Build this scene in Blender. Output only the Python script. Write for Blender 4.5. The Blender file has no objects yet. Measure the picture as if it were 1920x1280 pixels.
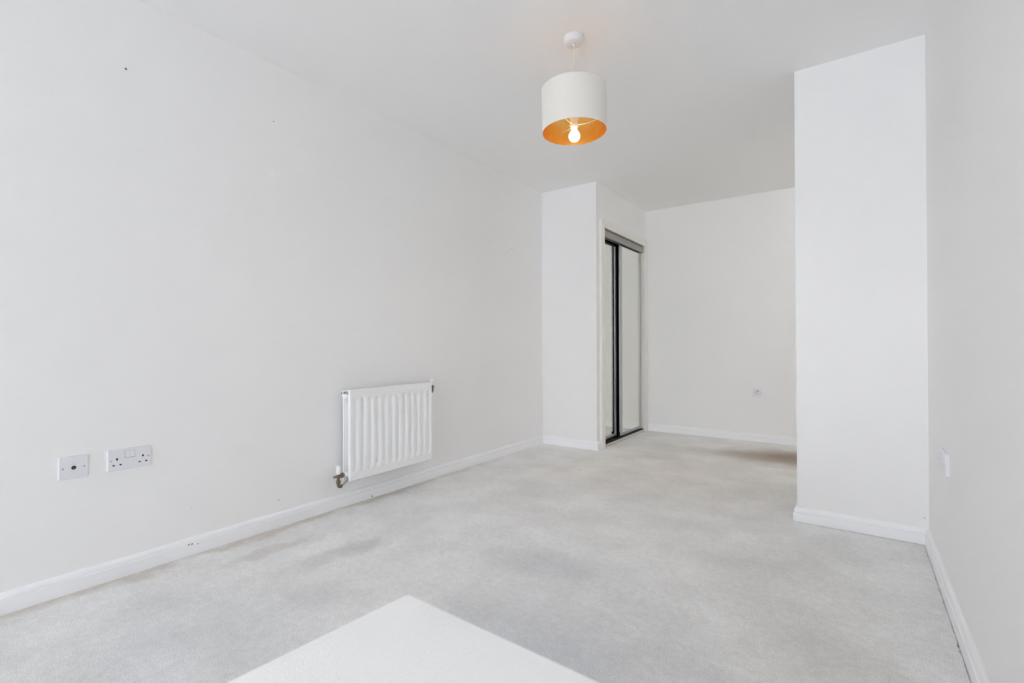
import bpy, bmesh, math, random
from mathutils import Vector, Matrix
random.seed(7)
C = bpy.context.scene
COL = C.collection

# ------------------------------------------------------------------ room measures (metres)
XL, XR = -2.4563, 0.2730          # left wall, right wall
YF = -7.50                        # front wall with the window, behind the camera
YP, XP = 2.9757, -0.2614          # pillar face and pillar's left flank
YA, XA = 3.9372, -1.8849          # boxed-in wardrobe: face and side
YB, H = 5.1694, 2.40              # back wall, ceiling
YQ, XE = 3.75, 1.30               # rear of the pillar block, end of the alcove behind it

# ------------------------------------------------------------------ camera
cam_d = bpy.data.cameras.new('camera'); cam = bpy.data.objects.new('camera', cam_d); COL.objects.link(cam)
yaw, pit, rol = 0.62043, 0.00671, -0.00282
cy, sy = math.cos(yaw), math.sin(yaw)
F = Vector((-sy*math.cos(pit), cy*math.cos(pit), math.sin(pit)))
R = Vector((cy, sy, 0)); U = R.cross(F)
R2 = R*math.cos(rol) + U*math.sin(rol); U2 = -R*math.sin(rol) + U*math.cos(rol)
M = Matrix((R2, U2, -F)).transposed().to_4x4(); M.translation = Vector((0, 0, 0.9422))
cam.matrix_world = M
cam_d.sensor_width = 36.0; cam_d.lens = 903.16/1920*36.0
cam_d.clip_start = 0.02
cam_d.dof.use_dof = True; cam_d.dof.focus_distance = 3.0; cam_d.dof.aperture_fstop = 4.0
C.camera = cam

# ------------------------------------------------------------------ sky, window daylight, exposure
world = bpy.data.worlds.new('overcast_sky'); C.world = world; world.use_nodes = True
bg = world.node_tree.nodes['Background']
bg.inputs[0].default_value = (0.975, 1.0, 1.135, 1); bg.inputs[1].default_value = 10.65
WX0, WX1, WZ0, WZ1 = -2.35, 0.17, 0.08, 2.30     # window opening in the front wall
pl = bpy.data.lights.new('window_daylight', 'AREA'); pl.shape = 'RECTANGLE'
pl.size = WX1-WX0; pl.size_y = WZ1-WZ0; pl.cycles.is_portal = True
plo = bpy.data.objects.new('window_daylight', pl); COL.objects.link(plo)
plo.location = ((WX0+WX1)/2, YF-0.13, (WZ0+WZ1)/2); plo.rotation_euler = (math.radians(90), 0, 0)
LAMP = (-1.082, 2.028)
# bulb light shaped as a downward spot, keeping its halo off the ceiling
bl = bpy.data.lights.new('bulb_light', 'SPOT'); bl.energy = 4.6; bl.color = (1.0, 0.94, 0.90); bl.shadow_soft_size = 0.03
bl.spot_size = math.radians(176); bl.spot_blend = 0.6
blo = bpy.data.objects.new('bulb_light', bl); COL.objects.link(blo); blo.location = (LAMP[0], LAMP[1], 1.885)
AL = (1.0, 4.05)                  # fill globe added on the alcove ceiling, out of sight, to brighten the back
al = bpy.data.lights.new('alcove_fill_light', 'POINT'); al.energy = 8.2; al.color = (1.0, 0.975, 0.92); al.shadow_soft_size = 0.09
alo = bpy.data.objects.new('alcove_fill_light', al); COL.objects.link(alo); alo.location = (*AL, 2.24)
vs = C.view_settings
vs.view_transform = 'Standard'; vs.look = 'None'; vs.gamma = 1.0; vs.exposure = -0.03
vs.use_curve_mapping = False
C.cycles.max_bounces = 18; C.cycles.diffuse_bounces = 16; C.cycles.glossy_bounces = 6
C.cycles.use_denoising = True
C.cycles.use_adaptive_sampling = True; C.cycles.adaptive_threshold = 0.12; C.cycles.adaptive_min_samples = 24

# ------------------------------------------------------------------ materials
def mat(name, col, rough=0.6, metal=0.0, bump=None, mottle=None, spec=0.5, sheen=0.0, emit=None):
    m = bpy.data.materials.new(name); m.use_nodes = True
    nt = m.node_tree; b = nt.nodes['Principled BSDF']
    b.inputs['Base Color'].default_value = (*col, 1); b.inputs['Roughness'].default_value = rough
    b.inputs['Metallic'].default_value = metal; b.inputs['Specular IOR Level'].default_value = spec
    if sheen: b.inputs['Sheen Weight'].default_value = sheen
    if emit:
        b.inputs['Emission Color'].default_value = (*emit[0], 1); b.inputs['Emission Strength'].default_value = emit[1]
    tc = nt.nodes.new('ShaderNodeNewGeometry')
    if mottle:
        sc, amt = mottle
        n = nt.nodes.new('ShaderNodeTexNoise'); n.inputs['Scale'].default_value = sc; n.inputs['Detail'].default_value = 3
        nt.links.new(tc.outputs['Position'], n.inputs['Vector'])
        r = nt.nodes.new('ShaderNodeMapRange'); r.inputs['From Min'].default_value = .3; r.inputs['From Max'].default_value = .7
        r.inputs['To Min'].default_value = 1-amt; r.inputs['To Max'].default_value = 1+amt
        nt.links.new(n.outputs['Fac'], r.inputs['Value'])
        mx = nt.nodes.new('ShaderNodeVectorMath'); mx.operation = 'SCALE'; mx.inputs[0].default_value = col
        nt.links.new(r.outputs['Result'], mx.inputs['Scale']); nt.links.new(mx.outputs['Vector'], b.inputs['Base Color'])
    if bump:
        sc, st, di = bump
        n = nt.nodes.new('ShaderNodeTexNoise'); n.inputs['Scale'].default_value = sc; n.inputs['Detail'].default_value = 3
        nt.links.new(tc.outputs['Position'], n.inputs['Vector'])
        bp = nt.nodes.new('ShaderNodeBump'); bp.inputs['Strength'].default_value = st; bp.inputs['Distance'].default_value = di
        nt.links.new(n.outputs['Fac'], bp.inputs['Height']); nt.links.new(bp.outputs['Normal'], b.inputs['Normal'])
    return m

WALL = mat('white_wall_paint', (.905, .900, .893), .75, bump=(220, .08, .001), mottle=(1.3, .006), spec=.3)
CEIL = mat('white_ceiling_paint', (.915, .912, .907), .9, bump=(160, .06, .001), spec=.2)
GLOSSW = mat('white_gloss_trim', (.935, .94, .955), .35, mottle=(6, .006))
CREAM = mat('cream_painted_wood', (.88, .865, .825), .4, mottle=(8, .01))
RADW = mat('white_enamel', (.935, .94, .945), .28, mottle=(10, .004))
PLAST = mat('white_plastic', (.80, .81, .84), .3, mottle=(20, .004))
WELL = mat('shadow_gap_plastic', (.16, .16, .17), .5, mottle=(30, .05))
PLASTG = mat('grey_white_plastic', (.66, .66, .69), .35, mottle=(20, .01))
BLACK = mat('black_plastic', (.012, .012, .013), .5, mottle=(30, .1))
SCREW = mat('nickel_screw', (.55, .55, .55), .35, 1.0, mottle=(60, .05))
PIPE = mat('grey_painted_pipe', (.45, .45, .46), .4, mottle=(30, .05))
BRASS = mat('tarnished_brass', (.25, .21, .14), .38, 1.0, mottle=(70, .25))
ALU = mat('brushed_aluminium', (.52, .54, .56), .36, .6, mottle=(40, .04))
TRACK = mat('grey_track_fascia', (.36, .345, .32), .45, .4, mottle=(20, .03))
MIRROR = mat('mirror_glass', (.90, .91, .845), .015, 1.0)
DARK = mat('cupboard_shade_dark', (.02, .018, .017), .8, mottle=(5, .2))
THRESH = mat('cream_threshold_wood', (.66, .62, .54), .5, mottle=(14, .04))
SHADE = mat('cream_shade_fabric', (.82, .79, .73), .85, bump=(900, .15, .0006), mottle=(300, .02), sheen=.2)
GOLD = mat('gold_foil_lining', (.95, .56, .16), .27, .85, mottle=(25, .05))
SEAM = mat('shade_seam', (.52, .50, .46), .8, mottle=(80, .05))
CORD = mat('cream_flex', (.78, .74, .62), .5, mottle=(80, .03))
HOLDER = mat('cream_lampholder', (.80, .74, .64), .4, mottle=(50, .02))
BULB = mat('glowing_bulb', (1, .95, .85), .3, emit=((1.0, .78, .46), 18.0))
FELT = mat('white_boucle_fabric', (.975, .975, .97), .95, bump=(240, .3, .002), mottle=(120, .015), sheen=.6)
UNDER = mat('dark_underlay', (.05, .05, .05), .9, mottle=(50, .2))
MARK = mat('dark_hole', (.07, .065, .06), .9, mottle=(50, .2))
FAINT = mat('faint_filler_mark', (.45, .44, .42), .9, mottle=(50, .1))
UPVC = mat('white_window_frame', (.85, .86, .87), .35, mottle=(6, .006))

def glass_mat():
    m = bpy.data.materials.new('window_glass'); m.use_nodes = True; nt = m.node_tree
    nt.nodes.clear()
    o = nt.nodes.new('ShaderNodeOutputMaterial'); t = nt.nodes.new('ShaderNodeBsdfTransparent'); g = nt.nodes.new('ShaderNodeBsdfGlossy')
    t.inputs[0].default_value = (.95, .97, .96, 1); g.inputs['Roughness'].default_value = .01
    mx = nt.nodes.new('ShaderNodeMixShader'); mx.inputs[0].default_value = .06
    nt.links.new(t.outputs[0], mx.inputs[1]); nt.links.new(g.outputs[0], mx.inputs[2]); nt.links.new(mx.outputs[0], o.inputs[0])
    return m
GLASS = glass_mat()
def opal_mat():
    m = bpy.data.materials.new('opal_glass'); m.use_nodes = True; nt = m.node_tree; nt.nodes.clear()
    o = nt.nodes.new('ShaderNodeOutputMaterial'); t = nt.nodes.new('ShaderNodeBsdfTransparent'); g = nt.nodes.new('ShaderNodeBsdfTranslucent')
    mx = nt.nodes.new('ShaderNodeMixShader'); mx.inputs[0].default_value = .3
    nt.links.new(t.outputs[0], mx.inputs[1]); nt.links.new(g.outputs[0], mx.inputs[2]); nt.links.new(mx.outputs[0], o.inputs[0])
    return m
OPAL = opal_mat()

def carpet_mat():
    m = bpy.data.materials.new('carpet_pile'); m.use_nodes = True; nt = m.node_tree; L = nt.links.new
    b = nt.nodes['Principled BSDF']; b.inputs['Roughness'].default_value = 1.0; b.inputs['Specular IOR Level'].default_value = .05
    b.inputs['Sheen Weight'].default_value = .25
    geo = nt.nodes.new('ShaderNodeNewGeometry'); P = geo.outputs['Position']
    def noise(scale, detail=2, vec=P, rough=.5):
        n = nt.nodes.new('ShaderNodeTexNoise'); n.inputs['Scale'].default_value = scale; n.inputs['Detail'].default_value = detail
        n.inputs['Roughness'].default_value = rough; L(vec, n.inputs['Vector']); return n
    # a wobbly position, so that worn and shaded patches have ragged outlines
    w = noise(5, 4); ws = nt.nodes.new('ShaderNodeVectorMath'); ws.operation = 'SUBTRACT'; L(w.outputs['Color'], ws.inputs[0]); ws.inputs[1].default_value = (.5, .5, .5)
    wm = nt.nodes.new('ShaderNodeVectorMath'); wm.operation = 'MULTIPLY_ADD'; L(ws.outputs[0], wm.inputs[0]); wm.inputs[1].default_value = (.28, .28, 0); L(P, wm.inputs[2])
    PW = wm.outputs[0]
    base = nt.nodes.new('ShaderNodeMix'); base.data_type = 'RGBA'
    base.inputs[6].default_value = (*CARPET_A, 1); base.inputs[7].default_value = (*CARPET_B, 1)
    n1 = noise(3.2, 5, rough=.6); r1 = nt.nodes.new('ShaderNodeMapRange'); r1.inputs['From Min'].default_value = .36; r1.inputs['From Max'].default_value = .64
    L(n1.outputs['Fac'], r1.inputs['Value']); L(r1.outputs['Result'], base.inputs[0])
    cur = base.outputs[2]
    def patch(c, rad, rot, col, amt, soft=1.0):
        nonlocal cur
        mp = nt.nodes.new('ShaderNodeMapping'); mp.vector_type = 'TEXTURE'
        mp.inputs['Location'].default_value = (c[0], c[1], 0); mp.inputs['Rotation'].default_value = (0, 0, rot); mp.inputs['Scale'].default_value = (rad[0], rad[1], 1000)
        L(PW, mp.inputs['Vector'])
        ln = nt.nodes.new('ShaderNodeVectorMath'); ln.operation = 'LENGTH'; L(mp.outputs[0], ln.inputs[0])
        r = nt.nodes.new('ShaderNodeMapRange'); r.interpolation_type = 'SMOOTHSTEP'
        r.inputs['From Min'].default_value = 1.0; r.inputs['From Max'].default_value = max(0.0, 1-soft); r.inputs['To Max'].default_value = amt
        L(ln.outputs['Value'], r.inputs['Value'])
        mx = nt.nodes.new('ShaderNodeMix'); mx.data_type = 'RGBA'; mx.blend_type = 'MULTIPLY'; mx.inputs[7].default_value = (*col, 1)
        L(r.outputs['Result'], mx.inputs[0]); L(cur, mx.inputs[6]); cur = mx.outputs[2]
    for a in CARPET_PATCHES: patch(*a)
    # pile grain
    g = noise(300, 3, rough=.75); gr = nt.nodes.new('ShaderNodeMapRange'); gr.inputs['From Min'].default_value = .3; gr.inputs['From Max'].default_value = .7
    gr.inputs['To Min'].default_value = .66; gr.inputs['To Max'].default_value = 1.26; L(g.outputs['Fac'], gr.inputs['Value'])
    ms = nt.nodes.new('ShaderNodeVectorMath'); ms.operation = 'SCALE'; L(cur, ms.inputs[0]); L(gr.outputs['Result'], ms.inputs['Scale'])
    g2 = noise(38, 4, rough=.65); gr2 = nt.nodes.new('ShaderNodeMapRange'); gr2.inputs['From Min'].default_value = .3; gr2.inputs['From Max'].default_value = .7
    gr2.inputs['To Min'].default_value = .93; gr2.inputs['To Max'].default_value = 1.05; L(g2.outputs['Fac'], gr2.inputs['Value'])
    ms2 = nt.nodes.new('ShaderNodeVectorMath'); ms2.operation = 'SCALE'; L(ms.outputs[0], ms2.inputs[0]); L(gr2.outputs['Result'], ms2.inputs['Scale'])
    L(ms2.outputs[0], b.inputs['Base Color'])
    bp = nt.nodes.new('ShaderNodeBump'); bp.inputs['Strength'].default_value = .6; bp.inputs['Distance'].default_value = .004
    L(g.outputs['Fac'], bp.inputs['Height']); L(bp.outputs['Normal'], b.inputs['Normal'])
    return m
CARPET_A, CARPET_B = (.83, .818, .80), (.945, .935, .92)
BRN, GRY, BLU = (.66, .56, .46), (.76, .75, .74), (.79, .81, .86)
CARPET_PATCHES = [
    ((-.30, 4.60), (.85, .50), .15, (.46, .37, .295), 1.0, .85),            # shade band behind the pillar painted in, with some brown wear
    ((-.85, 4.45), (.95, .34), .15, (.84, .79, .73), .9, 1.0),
    ((-1.90, 1.36), (.10, .30), -.25, GRY, .9, .9),           # streaks worn along the radiator side
    ((-2.20, 1.20), (.07, .32), -.06, (.84, .81, .78), .9, .9),
    ((-2.425, 1.3), (.075, 2.6), 0, (.76, .71, .64), .9, .9), # dusty rim along the left skirting
    ((-2.38, 2.05), (.10, .45), 0, (.80, .80, .80), .7, .9),
    ((-.80, 1.0), (.75, .85), 0, BLU, .95, .9),  # the ottoman's floor shadow painted into the carpet, blue-grey
    ((-1.75, .62), (.75, .60), .3, (.89, .905, .93), .9, 1.0),  # weaker painted shade to its left, toning down the bright floor
    ((-1.62, 1.10), (.25, .12), .5, (.92, .92, .93), .9, .9),
    ((-1.05, 1.75), (.48, .26), .3, (.84, .84, .87), .9, 1.0),
    ((-.15, 1.9), (.30, .60), .2, (.93, .925, .91), .9, .8),
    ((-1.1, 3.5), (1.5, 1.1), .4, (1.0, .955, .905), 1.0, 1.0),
    ((-1.25, 4.0), (.35, .22), .2, (.92, .87, .84), .9, 1.0),
    ((-.30, 2.35), (.35, .3), 0, (.93, .92, .90), .8, 1.0),
]
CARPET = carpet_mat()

# ------------------------------------------------------------------ mesh helpers
class MB:
    def __init__(s): s.v = []; s.f = []; s.sm = []
    def add(s, vs, fs, smooth=False):
        o = len(s.v); s.v += [tuple(v) for v in vs]; s.f += [tuple(i+o for i in f) for f in fs]; s.sm += [smooth]*len(fs); return s
    def box(s, a, b):
        x0, y0, z0 = a; x1, y1, z1 = b
        return s.add([(x0,y0,z0),(x1,y0,z0),(x1,y1,z0),(x0,y1,z0),(x0,y0,z1),(x1,y0,z1),(x1,y1,z1),(x0,y1,z1)],
                     [(0,3,2,1),(4,5,6,7),(0,1,5,4),(1,2,6,5),(2,3,7,6),(3,0,4,7)])
    def cham(s, a, b, c):
        """a box whose edges are cut by c"""
        bm = bmesh.new(); bmesh.ops.create_cube(bm, size=1)
        for v in bm.verts: v.co = Vector([(a[i]+b[i])/2 + v.co[i]*(b[i]-a[i]) for i in range(3)])
        bmesh.ops.bevel(bm, geom=bm.edges[:], offset=c, segments=2, affect='EDGES', profile=.5)
        bm.verts.index_update()
        s.add([v.co[:] for v in bm.verts], [[v.index for v in f.verts] for f in bm.faces]); bm.free(); return s
    def lathe(s, base, axis, prof, seg=24, cap=True):
        """prof: list of (distance along axis, radius)"""
        ax = Vector(axis).normalized(); u = ax.orthogonal().normalized(); w = ax.cross(u); base = Vector(base)
        vs = []; fs = []; n = len(prof)
        for h, r in prof:
            for k in range(seg):
                t = 2*math.pi*k/seg; vs.append(base + ax*h + (u*math.cos(t)+w*math.sin(t))*r)
        for i in range(n-1):
            for k in range(seg):
                k2 = (k+1) % seg; fs.append((i*seg+k, i*seg+k2, (i+1)*seg+k2, (i+1)*seg+k))
        o = len(fs)
        s.add(vs, fs, True)
        if cap: s.add(vs[:seg], [tuple(reversed(range(seg)))]); s.add(vs[-seg:], [tuple(range(seg))])
        return s
    def cyl(s, p, q, r, seg=16, ch=0):
        d = Vector(q)-Vector(p); h = d.length
        pr = [(0, r), (h, r)] if not ch else [(0, r-ch), (ch, r), (h-ch, r), (h, r-ch)]
        return s.lathe(p, d, pr, seg)
    def tube(s, pts, r, seg=12):
        pts = [Vector(p) for p in pts]; rings = []
        up = None
        for i, p in enumerate(pts):
            d = (pts[min(i+1, len(pts)-1)]-pts[max(i-1, 0)]).normalized()
            u = d.orthogonal().normalized() if up is None else (up - d*up.dot(d)).normalized()
            up = u; w = d.cross(u)
            rings.append([p+(u*math.cos(2*math.pi*k/seg)+w*math.sin(2*math.pi*k/seg))*r for k in range(seg)])
        vs = [v for rg in rings for v in rg]; fs = []
        for i in range(len(rings)-1):
            for k in range(seg):
                k2 = (k+1) % seg; fs.append((i*seg+k, i*seg+k2, (i+1)*seg+k2, (i+1)*seg+k))
        s.add(vs, fs, True); s.add(rings[0], [tuple(reversed(range(seg)))]); s.add(rings[-1], [tuple(range(seg))]); return s
    def build(s, name, m, parent=None, loc=(0,0,0), rot=(0,0,0)):
        me = bpy.data.meshes.new(name); me.from_pydata(s.v, [], s.f)
        for p, f in zip(me.polygons, s.sm): p.use_smooth = f
        bm = bmesh.new(); bm.from_mesh(me); bmesh.ops.remove_doubles(bm, verts=bm.verts, dist=1e-6)
        bmesh.ops.recalc_face_normals(bm, faces=bm.faces); bm.to_mesh(me); bm.free()
        me.materials.append(m); o = bpy.data.objects.new(name, me); COL.objects.link(o)
        o.location = loc; o.rotation_euler = rot
        if parent: o.parent = parent
        return o

def thing(name, label, cat, loc, rotz=0, group=None):
    o = bpy.data.objects.new(name, None); COL.objects.link(o); o.location = loc; o.rotation_euler = (0, 0, rotz)
    o.empty_display_size = .05; o['label'] = label; o['category'] = cat
    if group: o['group'] = group
    return o
def struct(o, label=None, cat=None):
    o['kind'] = 'structure'
    if label: o['label'] = label
    if cat: o['category'] = cat
    return o

# ------------------------------------------------------------------ room shell
T = .12
wl = struct(MB().box((XL-T, YF-T, -.05), (XL, YB+T, H+.05)).build('wall_left', WALL), 'long plain white wall behind the radiator and sockets', 'wall')
struct(MB().box((XL, YA, -.05), (XA-.10, YA+.08, H+.05)).box((XA-.10, YA, -.05), (XA, YA+.08, H+.05)).build('wall_wardrobe_front', WALL), 'narrow white wall boxing in the mirrored wardrobe', 'wall')
OY0, OY1, OZ = 4.068, 5.095, 2.004     # wardrobe opening
struct(MB().box((XA-.10, YA+.08, -.05), (XA, OY0, H+.05)).box((XA-.10, OY0, OZ), (XA, OY1, H+.05)).box((XA-.10, OY1, -.05), (XA, YB, H+.05)).build('wall_wardrobe_side', WALL),
       'white wall around and above the mirrored wardrobe doors', 'wall')
struct(MB().box((XL-T, YB, -.05), (XE+T, YB+T, H+.05)).build('wall_back', WALL), 'white far wall with one small outlet plate', 'wall')
wp = struct(MB().box((XP, YP, -.05), (XE+T, YQ, H+.05)).build('wall_pillar', WALL), 'bright white projecting wall on the right', 'wall')
struct(MB().box((XE, YQ, -.05), (XE+T, YB, H+.05)).build('wall_alcove', WALL), 'white end wall of the alcove hidden behind the projecting wall', 'wall')
wr = struct(MB().box((XR, YF-T, -.05), (XR+T, YP, H+.05)).build('wall_right', WALL), 'grey-white wall along the right edge of the view', 'wall')
struct(MB().box((XL, YF-T, -.05), (WX0, YF, H+.05)).box((WX1, YF-T, -.05), (XR, YF, H+.05)).box((WX0, YF-T, WZ1), (WX1, YF, H+.05)).box((WX0, YF-T, -.05), (WX1, YF, WZ0)).build('wall_front', WALL),
       'white wall with the wide window behind the camera', 'wall')
struct(MB().box((XL-T, YF-T, H), (XE+T, YB+T, H+.1)).build('ceiling', CEIL), 'flat white ceiling', 'ceiling')
struct(MB().box((XL-T, YF-T, -.06), (XE+T, YB+T, -.012)).build('floor_underlay', UNDER), 'dark underlay showing in the gap at the carpet edge', 'floor')

# carpet, its right edge ragged where it stops just short of the skirting
TB = .018
edge = []
y = YF
while y < YP-TB-.004:
    edge.append((XR-TB-.0012+random.uniform(-.0022, .0010) - (.003 if random.random() < .06 else 0), y)); y += random.uniform(.006, .014)
edge2 = []
x = XR-TB-.004
while x > XP-TB:
    edge2.append((x, YP-TB-.0025+random.uniform(-.0012, .0012))); x -= random.uniform(.008, .018)
poly = [(XL, YF)] + edge + edge2 + [(XP-.005, YP-TB), (XP-.005, YQ+.005), (XE, YQ+.005), (XE, YB), (XL, YB)]
bm = bmesh.new()
top = [bm.verts.new((a, b, 0)) for a, b in poly]; bot = [bm.verts.new((a, b, -.012)) for a, b in poly]
f = bm.faces.new(top)
n = len(poly)
for i in range(n): bm.faces.new((top[i], bot[i], bot[(i+1) % n], top[(i+1) % n]))
bmesh.ops.triangulate(bm, faces=[f]); bmesh.ops.recalc_face_normals(bm, faces=bm.faces)
me = bpy.data.meshes.new('floor'); bm.to_mesh(me); bm.free(); me.materials.append(CARPET)
fl = bpy.data.objects.new('floor', me); COL.objects.link(fl); struct(fl, 'pale beige-grey carpet, worn and stained in patches, some of them painted shade', 'carpet')

# window behind the camera: frame, two mullions, three panes, sill
w1 = struct(thing('window_1', 'wide white-framed three-pane window behind the camera', 'window', ((WX0+WX1)/2, YF-.06, WZ0)))
ww, wh = WX1-WX0, WZ1-WZ0
fr = MB()
fr.box((-ww/2, -.03, 0), (-ww/2+.06, .03, wh)).box((ww/2-.06, -.03, 0), (ww/2, .03, wh)).box((-ww/2, -.03, 0), (ww/2, .03, .06)).box((-ww/2, -.03, wh-.06), (ww/2, .03, wh))
fr.build('window_frame', UPVC, w1)
for k in (-1, 1): MB().box((k*ww/6-.035, -.03, .06), (k*ww/6+.035, .03, wh-.06)).build('mullion', UPVC, w1)
for k in (-1, 0, 1): MB().box((k*ww/3-ww/6+.03, -.004, .06), (k*ww/3+ww/6-.03, .004, wh-.06)).build('pane', GLASS, w1)

# ------------------------------------------------------------------ skirting: one profile swept round the room, mitred at the corners
PROF = [(0, .0), (0, .0755), (.005, .0758), (.0085, .0735), (.0115, .069), (.0135, .063), (.0140, .0545), (.0105, .0525), (.0110, .0508), (.018, .0492), (.018, -.01), (0, -.01)]
def skirting(name, pts, i, label):
    """segment i of the polyline pts, the room on the right-hand side"""
    def off(p, q): d = (Vector(q)-Vector(p)).normalized(); return d, Vector((d.y, -d.x))
    d, nrm = off(pts[i], pts[i+1])
    def end(j, di):
        if di < 0 and j > 0: d2, n2 = off(pts[j-1], pts[j])
        elif di > 0 and j < len(pts)-1: d2, n2 = off(pts[j], pts[j+1])
        else: return nrm
        m = (nrm+n2); return m/(m.dot(nrm))
    a, b = Vector(pts[i]), Vector(pts[i+1]); ma, mb = end(i, -1), end(i+1, 1)
    vs = [(*(a+ma*t), z) for t, z in PROF[1:-1]] + [(*(b+mb*t), z) for t, z in PROF[1:-1]]
    vs += [(a.x, a.y, -.01), (b.x, b.y, -.01)]
    k = len(PROF)-2
    fs = [(j, j+1, k+j+1, k+j) for j in range(k-1)]
    fs += [tuple(list(range(k))+[2*k]), tuple(list(range(k, 2*k))+[2*k+1])]
    return struct(MB().add(vs, fs).build(name, GLOSSW), label, 'baseboard')
PA = [(XL, YF), (XL, YA), (XA, YA), (XA, 3.9995)]
bb_left = skirting('baseboard_left', PA, 0, 'white skirting board along the long left wall')
skirting('baseboard_wardrobe_front', PA, 1, 'short white skirting board under the narrow wall beside the wardrobe')
skirting('baseboard_wardrobe_side', PA, 2, 'stub of white skirting between the wall corner and the wardrobe frame')
PBk = [(XA+.026, YB), (XE, YB), (XE, YQ), (XP, YQ), (XP, YP), (XR, YP), (XR, YF)]
skirting('baseboard_back', PBk, 0, 'white skirting board along the far wall')
skirting('baseboard_alcove', PBk, 1, 'white skirting in the hidden alcove end')
skirting('baseboard_alcove_front', PBk, 2, 'white skirting behind the projecting wall')
skirting('baseboard_pillar_side', PBk, 3, 'white skirting on the flank of the projecting wall')
bb_pil = skirting('baseboard_pillar_face', PBk, 4, 'white skirting under the bright projecting wall')
bb_right = skirting('baseboard_right', PBk, 5, 'white skirting running down the right wall')

# small marks: old screw holes in the left wall, chips in the skirting
def disc(name, p, axis, r, m, parent, sx=1.0, rough=.25):
    n = 9; ax = Vector(axis); u = Vector((0, 0, 1)) if abs(ax.z) < .5 else Vector((1, 0, 0)); w = ax.cross(u); p = Vector(p)
    ring = [(u*math.cos(2*math.pi*k/n)+w*math.sin(2*math.pi*k/n)*sx)*r*random.uniform(1-rough, 1+rough) for k in range(n)]
    vs = [p+v for v in ring]+[p+v*.8+ax*.0006 for v in ring]
    fs = [(k, (k+1) % n, n+(k+1) % n, n+k) for k in range(n)]+[tuple(range(n, 2*n))]
    return MB().add(vs, fs).build(name, m, parent)
for yy, zz, r, m in ((.690, 2.090, .0042, MARK), (1.312, 2.104, .0030, MARK), (1.312, 2.114, .0016, FAINT), (3.116, 1.787, .0040, FAINT), (3.441, 1.786, .0055, FAINT), (.935, .21, .0016, FAINT), (1.34, .135, .0035, FAINT)):
    disc('screw_hole', (XL, yy, zz), (1, 0, 0), r, m, wl)
for yy, zz, r, s_ in ((.921, .0500, .0022, 1.8), (.934, .0497, .0026, 1.5), (.957, .043, .0016, 2.2), (1.925, .010, .0045, 1.0)):
    disc('paint_chip', (XL+.0180, yy-.003, zz), (1, 0, 0), r, MARK, bb_left, s_)
disc('paint_chip', (XR-.018, 2.905, .03), (-1, 0, 0), .001, FAINT, bb_right)
disc('scuff_mark', (XR-.016, YP, .122), (0, -1, 0), .0022, FAINT, wp, 2.0)

# ------------------------------------------------------------------ mirrored wardrobe
wd = thing('wardrobe', 'built-in wardrobe with two sliding mirror doors beside the far wall', 'wardrobe', (XA, (OY0+OY1)/2, 0))
def W(mb, name, m, parent=wd):        # parts are modelled in room coordinates, then set under the wardrobe
    for i, v in enumerate(mb.v): mb.v[i] = (v[0]-XA, v[1]-(OY0+OY1)/2, v[2])
    return mb.build(name, m, parent)
AT = .025
def arch(z0, z1, y0, y1, vert):
    """architrave with a stepped, rounded face"""
    mb = MB()
    if vert: mb.cham((XA-.001, y0, z0), (XA+AT, y1, z1), .003)
    else: mb.cham((XA-.001, y0, z0), (XA+AT, y1, z1), .003)
    return mb
W(arch(0, 2.080, 3.9955, OY0-.003, True), 'architrave', CREAM)
W(arch(0, 2.080, OY1-.006, YB-.002, True), 'architrave', CREAM)
W(arch(2.010, 2.080, OY0-.003, OY1-.006, False).box((XA, OY0, 2.036), (XA+AT+.003, OY1-.006, 2.041)), 'architrave_head', CREAM)
W(MB().box((XA-.10, OY0-.003, 0), (XA, OY0+.008, OZ)).box((XA-.10, OY1-.008, 0), (XA, OY1+.003, OZ)).box((XA-.10, OY0, OZ), (XA, OY1, OZ+.008)), 'door_lining', CREAM)
W(MB().cham((XA-.10, OY0+.008, .002), (XA+.012, OY1-.008, .020), .004), 'threshold', THRESH)
W(MB().cham((XA-.012, OY0+.008, 1.937), (XA+.006, OY1-.008, 2.002), .002).box((XA-.10, OY0+.008, 1.99), (XA-.012, OY1-.008, 2.003)), 'top_track', TRACK)
W(MB().box((XA-.045, OY0+.008, 1.938), (XA-.040, OY1-.008, 1.99)), 'track_rib', TRACK)
W(MB().box((XA-.095, OY0+.008, .020), (XA-.004, OY1-.008, .026)).box((XA-.012, OY0+.008, .026), (XA-.008, OY1-.008, .034)).box((XA-.05, OY0+.008, .026), (XA-.046, OY1-.008, .034)), 'bottom_track', BLACK)
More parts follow.
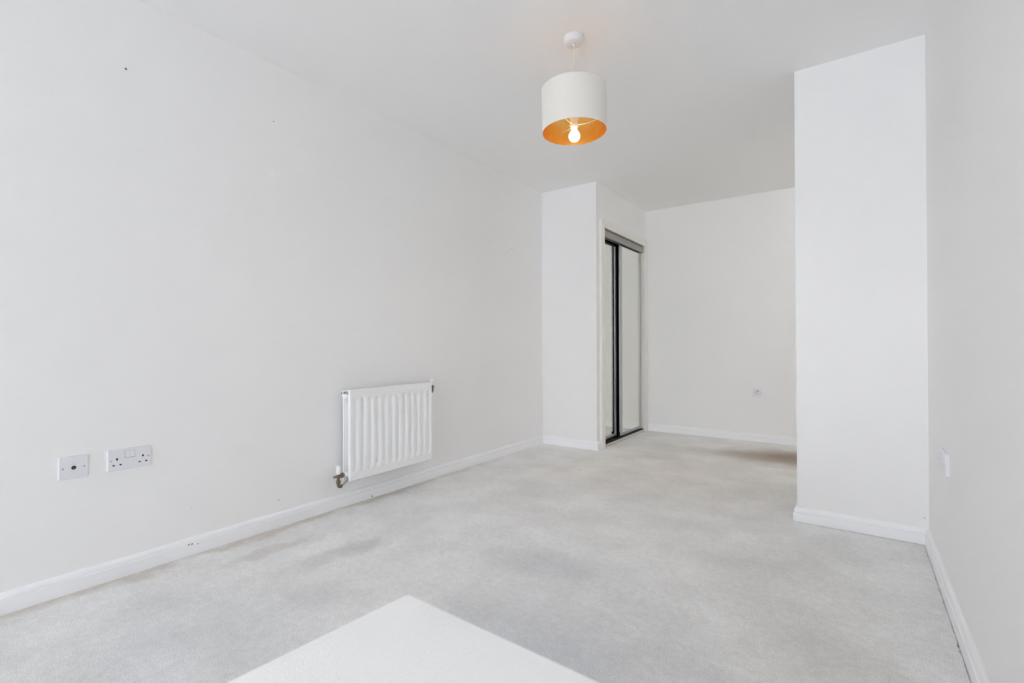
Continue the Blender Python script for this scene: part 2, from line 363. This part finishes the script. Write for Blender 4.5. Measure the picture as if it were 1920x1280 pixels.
# near-black panels, the unlit cupboard's shade put into their colour
W(MB().box((XL+.002, YA+.082, 0), (XL+.012, YB-.002, 2.38)).box((XL+.012, YA+.082, 0), (XA-.10, YA+.092, 2.38)).box((XL+.012, YB-.012, 0), (XA-.10, YB-.002, 2.38)).box((XL+.012, YA+.092, .0), (XA-.10, YB-.012, .012)), 'cupboard_shade', DARK)
def door(y0, y1, xb, xf, z0, z1, ws, right_stile=True, left_stile=True):
    """one sliding door between y0 and y1, front face at xf"""
    g = W(MB().box((xb+.003, y0+.004, z0+.01), (xf-.005, y1-.004, z1-.004)), 'mirror_door', MIRROR)
    def S(mb, nm, m):
        for i, v in enumerate(mb.v): mb.v[i] = (v[0]-XA, v[1]-(OY0+OY1)/2, v[2])
        return mb.build(nm, m, g)
    for q, on in ((y0, left_stile), (y1-ws, right_stile)):
        if on:
            S(MB().cham((xb, q, z0), (xf, q+ws*.42, z1), .0015).cham((xb, q+ws*.46, z0), (xf-.002, q+ws, z1), .0015), 'stile', ALU)
    S(MB().cham((xb, y0+ws, z0), (xf, y1-ws, z0+.026), .002), 'bottom_rail', ALU)
    S(MB().box((xb, y0+ws, z0-.012), (xf-.008, y1-ws, z0)), 'brush_strip', BLACK)
    S(MB().box((xb, y0+ws, z1-.004), (xf-.001, y1-ws, z1+.012)), 'head_strip', BLACK)
    return g
XFd, XRd = XA-.016, XA-.058
door(4.503, OY1-.010, XFd-.014, XFd, .038, 1.930, .058)
door(OY0+.010, 4.512, XRd-.014, XRd, .038, 1.915, .038)
W(MB().cham((XFd-.020, 4.490, .028), (XFd-.004, 4.502, .075), .003), 'roller_stop', BLACK)

# ------------------------------------------------------------------ radiator
ry0, rw, rz0, rh = 1.701, .657, .1635, .5215
rad = thing('radiator', 'white ribbed double-panel radiator hung low on the left wall', 'radiator', (XL, ry0, 0))
def ss(a, b, t): t = min(1, max(0, (t-a)/(b-a))); return t*t*(3-2*t)
def panel(xf, dirn, name):
    """pressed steel sheet: twelve recessed valleys with sloping ends between raised waterways"""
    ys = [0, .003]; pitch = .0533; first = .0245
    for k in range(12):
        s = first+k*pitch
        ys += [s-.001, s+.0015, s+.004, s+.014, s+.018, s+.023, s+.0285, s+.034, s+.043]
    ys += [rw-.003, rw]; ys = sorted(y_ for y_ in set(ys) if y_ <= rw)
    zs = [0, .003, .012, .030, .038, .042, .048, .056, .066, .076, .26, .44, .449, .459, .467, .473, .477, .483, .509, .5185, .5215]
    def depth(y_, z_):
        k = (y_-first)/pitch; i = math.floor(k); t = (k-i)*pitch
        if not (0 <= i <= 11): d = 0
        else:
            d = ss(-.0005, .0045, t)*(1-ss(.0145, .0335, t))
        e = ss(.036+.012*min(1, max(0, t/.03)), .072, z_)*(1-ss(.447, .480-.010*min(1, max(0, t/.03)), z_))
        v = d*e*.0150
        ed = min(y_, rw-y_, z_, rh-z_)
        if ed < .003: v += .004*(1-ed/.003)
        if abs(z_-.012) < .001 or abs(z_-.509) < .001: v += .0012
        return v
    vs = []; fs = []
    for z_ in zs:
        for y_ in ys: vs.append((xf-dirn*depth(y_, z_), y_, rz0+z_))
    n = len(ys)
    for j in range(len(zs)-1):
        for i in range(n-1): fs.append((j*n+i, j*n+i+1, (j+1)*n+i+1, (j+1)*n+i))
    mb = MB().add(vs, fs, True)
    xb = xf-dirn*.014
    mb.box((min(xb, xf-dirn*.004), .0005, rz0+.0005), (max(xb, xf-dirn*.004), .004, rz0+rh-.0005))
    mb.box((min(xb, xf-dirn*.004), rw-.004, rz0+.0005), (max(xb, xf-dirn*.004), rw-.0005, rz0+rh-.0005))
    mb.box((min(xb, xf-dirn*.004), .004, rz0+rh-.004), (max(xb, xf-dirn*.004), rw-.004, rz0+rh-.0005))
    mb.box((min(xb, xf-dirn*.004), .004, rz0+.0005), (max(xb, xf-dirn*.004), rw-.004, rz0+.004))
    mb.box((min(xb, xb+dirn*.0008), .004, rz0+.004), (max(xb, xb+dirn*.0008), rw-.004, rz0+rh-.004))
    o = mb.build(name, RADW, rad)
    md = o.modifiers.new('edges', 'EDGE_SPLIT'); md.split_angle = math.radians(50)
    return o
fp = panel(.100, 1, 'front_panel'); fp['label'] = 'front panel pressed with vertical ribs'
panel(.030, -1, 'back_panel')
mb = MB()
for k in range(16): mb.box((.046, .03+k*.0395, rz0+.045), (.084, .032+k*.0395, rz0+rh-.05))
mb.build('convector_fins', RADW, rad)['kind'] = 'stuff'
mb = MB()
for k in range(3): mb.box((.046+k*.0148, .01, rz0+rh-.012), (.053+k*.0148, rw-.01, rz0+rh-.006))
mb.build('top_grille', RADW, rad)
for yy, zz in ((.012, rz0+rh-.035), (.012, rz0+.037), (rw-.012, rz0+rh-.035), (rw-.012, rz0+.037)):
    s_ = -1 if yy < .3 else 1
    MB().cyl((.042, yy, zz), (.088, yy, zz), .013, 16).cyl((.065, yy, zz), (.065, yy+s_*.026, zz), .0145, 16, .002).build('connector', RADW, rad)
bv = MB().cyl((.050, -.016, rz0+rh-.018), (.050, .006, rz0+rh-.018), .0085, 14, .0015).build('bleed_valve', RADW, rad)
MB().cyl((.0585, -.008, rz0+rh-.018), (.0625, -.008, rz0+rh-.018), .0052, 10).cyl((.050, -.0185, rz0+rh-.018), (.050, -.0158, rz0+rh-.018), .0042, 8).build('bleed_screw', BRASS, bv)
for yy in (.14, rw-.14):
    for z0 in (.10, rh-.09): MB().box((.0, yy-.012, rz0+z0), (.030, yy+.012, rz0+z0+.03)).build('bracket', RADW, rad)
# lockshield valve at the lower left
vz, vy, vx = .2015, -.052, .068
va = MB().lathe((vx, vy, vz-.030), (0, 0, 1), [(0, .0085), (.006, .0095), (.012, .0085), (.022, .0085), (.024, .011), (.036, .011), (.040, .009)], 16)
va.lathe((vx, vy-.030, vz), (0, 1, 0), [(0, .005), (.001, .0068), (.008, .0068), (.010, .005), (.016, .005), (.018, .008), (.042, .008), (.044, .0135), (.049, .0145), (.060, .0145), (.063, .012)], 6)
va = va.build('lockshield_valve', BRASS, rad); va['label'] = 'tarnished brass valve body'
MB().lathe((vx, vy, vz-.040), (0, 0, 1), [(0, .012), (.002, .0138), (.013, .0138), (.015, .0115)], 6).build('compression_nut', BRASS, va)
MB().tube([(vx, vy, vz-.038), (vx, vy, vz-.048), (vx, vy+.003, vz-.057), (vx, vy+.010, vz-.061), (vx, vy+.020, vz-.060)], .0098, 14).build('pipe_elbow', BRASS, va)
MB().tube([(vx, vy+.018, vz-.060), (vx-.004, vy+.040, vz-.052), (vx-.012, vy+.075, vz-.034), (vx-.030, vy+.105, vz-.018), (vx-.055, vy+.115, vz-.012), (.0, vy+.118, vz-.012)], .0062, 12).build('supply_pipe', PIPE, va)
MB().lathe((vx, vy, vz+.010), (0, 0, 1), [(0, .0105), (.004, .0125), (.045, .0125), (.048, .0112)], 18).build('valve_cap', RADW, va)
# thermostat valve at the upper right
tz, ty = rz0+rh-.035, rw+.030
tv = MB().lathe((.068, ty, tz-.036), (0, 0, 1), [(0, .0085), (.010, .0085), (.012, .0125), (.026, .0125), (.028, .010), (.050, .010)], 16)
tv.lathe((.068, ty-.026, tz), (0, 1, 0), [(0, .012), (.010, .012), (.012, .009), (.026, .009), (.040, .009), (.046, .006)], 8)
tv = tv.build('return_valve', BRASS, rad); tv['label'] = 'brass valve with a white cap'
MB().lathe((.068, ty, tz+.016), (0, 0, 1), [(0, .011), (.004, .013), (.030, .013), (.031, .0165), (.036, .0165), (.038, .0150)], 18).build('valve_cap', RADW, tv)
MB().tube([(.068, ty, tz-.034), (.068, ty, tz-.050), (.062, ty-.006, tz-.062), (.040, ty-.022, tz-.066), (.0, ty-.030, tz-.066)], .0070, 12).build('return_pipe', RADW, tv)

# ------------------------------------------------------------------ wall plates (local: x along the wall to the right, z up, +y towards the wall)
def plate(name, label, cat, w, h, t, holes, loc, rz, group=None):
    """face plate with bevelled rim and real rectangular openings; holes = (x0, x1, z0, z1)"""
    o = thing(name, label, cat, loc, rz, group)
    mb = MB(); ch = .0022; hx, hz = w/2, h/2; ix, iz = hx-ch, hz-ch
    xs = sorted({-ix, ix} | {a for q in holes for a in q[:2]}); zs = sorted({-iz, iz} | {a for q in holes for a in q[2:]})
    for i in range(len(xs)-1):
        for j in range(len(zs)-1):
            cx, cz = (xs[i]+xs[i+1])/2, (zs[j]+zs[j+1])/2
            if any(q[0] < cx < q[1] and q[2] < cz < q[3] for q in holes): continue
            mb.add([(xs[i], -t, zs[j]), (xs[i+1], -t, zs[j]), (xs[i+1], -t, zs[j+1]), (xs[i], -t, zs[j+1])], [(0, 1, 2, 3)])
    for q in holes:
        x0, x1, z0, z1 = q
        mb.add([(x0, -t, z0), (x1, -t, z0), (x1, -t, z1), (x0, -t, z1), (x0, -t+.006, z0), (x1, -t+.006, z0), (x1, -t+.006, z1), (x0, -t+.006, z1)],
               [(0, 1, 5, 4), (1, 2, 6, 5), (2, 3, 7, 6), (3, 0, 4, 7)])
    r = .003
    def ring(a, b, yv): return [(-a+r, yv, -b), (a-r, yv, -b), (a, yv, -b+r), (a, yv, b-r), (a-r, yv, b), (-a+r, yv, b), (-a, yv, b-r), (-a, yv, -b+r)]
    v = ring(ix, iz, -t)+ring(hx, hz, -t+ch)+ring(hx, hz, 0)
    mb.add(v, [(i, (i+1) % 8, 8+(i+1) % 8, 8+i) for i in range(8)]+[(8+i, 8+(i+1) % 8, 16+(i+1) % 8, 16+i) for i in range(8)]+[tuple(range(16, 24))])
    mb.build('face_plate', PLAST, o)
    return o
def screw(o, x_, z_, t):
    sc = MB().lathe((x_, -t+.0004, z_), (0, -1, 0), [(0, .0034), (.0006, .0034), (.001, .0026)], 14).build('screw', SCREW, o)
    MB().box((x_-.0026, -t-.0008, z_-.0004), (x_+.0026, -t-.0002, z_+.0004)).build('screw_slot', BLACK, sc)

# double socket on the left wall; rotation +90 deg: local x -> +Y, local -y -> +X (into the room)
R90 = math.radians(90)
DS = (XL, .7045, .4775)
holes = []
for c, dz in ((-.0425, 0), (.0445, .0)):
    holes += [(c-.0032, c+.0032, -.0015, .0075), (c-.0148, c-.0072, -.0232, -.0178), (c+.0078, c+.0154, -.0232, -.0178)]
T1 = .008
ds = plate('double_socket', 'white double mains socket with two rocker switches on left wall', 'socket', .147, .086, T1, holes + [(-.0172, .0172, .0038, .0342)], DS, R90)
for h in holes: MB().box((h[0]-.0005, -T1+.0012, h[2]-.0005), (h[1]+.0005, -T1+.0022, h[3]+.0005)).build('pin_hole', BLACK, ds)
for s_ in (-1, 1):
    a, b = sorted((s_*.0004, s_*.0158))
    MB().add([(a, -T1-.0022, .0055), (b, -T1-.0022, .0055), (b, -T1+.0004, .0335), (a, -T1+.0004, .0335), (a, -T1+.006, .0055), (b, -T1+.006, .0055), (b, -T1+.006, .0335), (a, -T1+.006, .0335)],
             [(0, 1, 2, 3), (0, 4, 5, 1), (1, 5, 6, 2), (2, 6, 7, 3), (3, 7, 4, 0), (4, 7, 6, 5)]).build('rocker_switch', PLAST, ds)
MB().box((-.0172, -T1+.0015, .0036), (.0172, -T1+.0022, .0344)).build('switch_well', WELL, ds)
screw(ds, -.0615, -.0015, T1); screw(ds, .0635, -.0015, T1)

ae = plate('aerial_socket', 'square white aerial plate with one black round jack on left wall', 'socket', .087, .086, .008, [], (XL, .5285, .4760), R90)
jk = MB().lathe((0, -.0078, -.001), (0, -1, 0), [(0, .0072), (.0012, .0072), (.0016, .0064), (.0016, .0046), (.0004, .0044)], 20, cap=False).lathe((0, -.0080, -.001), (0, -1, 0), [(0, .0046), (.0004, .0001)], 20).build('jack', BLACK, ae)
MB().cyl((0, -.0080, -.001), (0, -.0096, -.001), .0016, 12).build('jack_pin', SCREW, jk)
screw(ae, -.031, -.001, .008); screw(ae, .031, -.001, .008)

# small outlet on the far wall (local -y faces the camera already)
T3 = .009
bs = plate('fused_outlet', 'small square white outlet plate on the far wall near the projecting wall', 'socket', .086, .086, T3, [], (-.780, YB, .4775), 0)
MB().cham((-.020, -T3-.0012, -.016), (-.004, -T3+.001, .016), .0006).build('rocker_switch', PLASTG, bs)
MB().cham((-.001, -T3-.0014, .0045), (.0115, -T3+.001, .0150), .0005).build('neon_window', mat('smoked_lens', (.12, .12, .12), .4, mottle=(30, .1)), bs)
MB().cham((-.002, -T3-.0014, -.0160), (.0145, -T3+.001, -.0095), .0005).build('fuse_carrier', mat('mauve_grey_plastic', (.36, .34, .40), .4, mottle=(30, .05)), bs)
MB().cham((-.011, -T3-.0010, -.0275), (.012, -T3+.001, -.0235), .0005).build('flex_outlet', PLASTG, bs)
screw(bs, -.0325, 0, T3); screw(bs, .0285, -.001, T3)

# plate seen edge-on on the right wall; rotation -90 deg: local -y -> -X
rp = plate('wall_plate', 'white double wall plate seen nearly edge-on on the right wall', 'socket', .150, .084, .012, [], (XR, 2.430, .4955), -R90)
MB().cham((-.016, -.0142, .004), (-.0004, -.0115, .034), .0006).build('rocker_switch', PLAST, rp)
MB().cham((.0004, -.0142, .004), (.016, -.0115, .034), .0006).build('rocker_switch', PLAST, rp)
screw(rp, -.0605, 0, .012); screw(rp, .0605, 0, .012)

# ------------------------------------------------------------------ pendant lamp
lx, ly = LAMP
lamp = thing('pendant_lamp', 'lit ceiling pendant with cream drum shade lined in gold', 'lamp', (lx, ly, H))
MB().lathe((0, 0, 0), (0, 0, -1), [(0, .0475), (.003, .0490), (.018, .0480), (.026, .0440), (.030, .036), (.032, .012)], 40).build('ceiling_rose', PLAST, lamp)
MB().lathe((0, 0, -.031), (0, 0, -1), [(0, .008), (.006, .007), (.010, .0045)], 16).build('cord_grip', PLAST, lamp)
pts = [(.0006*math.sin(k*.9), .0006*math.cos(k*.7), -.036-k*.0224) for k in range(15)]
MB().tube(pts, .0032, 8).build('flex_cord', CORD, lamp)
MB().lathe((0, 0, -.345), (0, 0, -1), [(0, .006), (.006, .012), (.022, .0145), (.030, .0185), (.034, .0215), (.044, .0215), (.046, .0165), (.082, .0165), (.084, .0150)], 24).build('lampholder', HOLDER, lamp)
# golf-ball bulb
prof = [(0, .012), (.008, .0125), (.014, .015)]
for k in range(1, 15):
    a = math.pi*(.22+.78*k/14); prof.append((.040-.0265*math.cos(a), max(.0004, .0265*math.sin(a))))
MB().lathe((0, 0, -.430), (0, 0, -1), prof, 24).build('bulb', BULB, lamp)
# drum shade, hanging a touch off level
tx, ty2 = -.0151, -.0062
r_, sh, zb = .1517, .2032, 1.9494-H
srot = (-ty2, tx, 0)
s_ = MB().lathe((0, 0, 0), (0, 0, 1), [(0, r_-.0016), (-.0008, r_-.0006), (-.0004, r_+.0004), (.004, r_), (sh-.004, r_), (sh+.0006, r_+.0004), (sh+.0008, r_-.0008), (sh, r_-.0016)], 96, cap=False)
shade = s_.build('lamp_shade', SHADE, lamp, (0, 0, zb), srot)
MB().lathe((0, 0, 0), (0, 0, 1), [(.0004, r_-.0016), (sh-.0004, r_-.0016)], 96, cap=False).build('gold_lining', GOLD, shade)['label'] = 'shiny gold inner lining'
# seam where the fabric overlaps, on the side near the left edge
sa = math.atan2(-.345, -.94)
v = []
for k in range(5):
    a = sa + k*.006
    for zz in (.001, sh-.001): v.append(((r_+.0006*(k > 0))*math.cos(a), (r_+.0006*(k > 0))*math.sin(a), zz))
MB().add(v, [(2*k, 2*k+2, 2*k+3, 2*k+1) for k in range(4)]).build('seam', SEAM, shade)
for k in range(3):
    a = math.radians(25+120*k)
    MB().tube([(.021*math.cos(a), .021*math.sin(a), .034), (.06*math.cos(a), .06*math.sin(a), .036), (.11*math.cos(a), .11*math.sin(a), .052), ((r_-.003)*math.cos(a), (r_-.003)*math.sin(a), .056)], .0016, 8).build('spoke', HOLDER, shade)
MB().lathe((0, 0, .030), (0, 0, 1), [(0, .0218), (.0035, .0235), (.007, .0218)], 24, cap=False).build('carrier_ring', HOLDER, shade)

# added fill globe on the alcove ceiling (hidden from here)
gl = thing('alcove_fill_globe', 'added white globe fill light in the unseen alcove, brightening the back', 'lamp', (*AL, H))
MB().lathe((0, 0, 0), (0, 0, -1), [(0, .060), (.004, .062), (.030, .058), (.034, .050)], 32).build('alcove_fill_mount', PLAST, gl)
go = MB().lathe((0, 0, -.062), (0, 0, -1), [(.098*(1-math.cos(math.pi*k/14)), max(.0005, .098*math.sin(math.pi*k/14))) for k in range(2, 15)], 32, cap=False).build('alcove_fill_opal', OPAL, gl)

# ------------------------------------------------------------------ white padded ottoman, only its far-left corner in view
OT = .45
A = Vector((-.7315, .6655)); du = Vector((.9997, -.0256)); dv = Vector((-.083, -.9965))
ot = thing('ottoman', 'white padded ottoman, its far corner jutting into the bottom of the view', 'ottoman', (*(A+du*.31+dv*.26), 0))
ctr = A+du*.31+dv*.26
def quad(ins): return [A+du*ins+dv*ins, A+du*(.62-ins)+dv*ins, A+du*(.62-ins)+dv*(.52-ins), A+du*ins+dv*(.52-ins)]
def slab(ins, z0, z1, bev, segs, name, m, soft=False):
    bm = bmesh.new(); q = quad(ins)
    lo = [bm.verts.new((*(p-ctr), z0)) for p in q]; hi = [bm.verts.new((*(p-ctr), z1)) for p in q]
    bm.faces.new(lo); bm.faces.new(hi)
    for i in range(4): bm.faces.new((lo[i], lo[(i+1) % 4], hi[(i+1) % 4], hi[i]))
    bmesh.ops.recalc_face_normals(bm, faces=bm.faces)
    bmesh.ops.bevel(bm, geom=bm.edges[:], offset=bev, segments=segs, affect='EDGES', profile=.5)
    for f_ in bm.faces: f_.smooth = True
    me = bpy.data.meshes.new(name); bm.to_mesh(me); bm.free(); me.materials.append(m)
    o = bpy.data.objects.new(name, me); COL.objects.link(o); o.parent = ot; return o
slab(0, .385, OT, .012, 5, 'padded_top', FELT)
slab(.008, .035, .385, .010, 3, 'padded_body', FELT)
for i, p in enumerate(quad(.06)):
    p = p-ctr; MB().lathe((p.x, p.y, 0), (0, 0, 1), [(0, .018), (.004, .020), (.036, .024)], 16).build('foot', BLACK, ot)
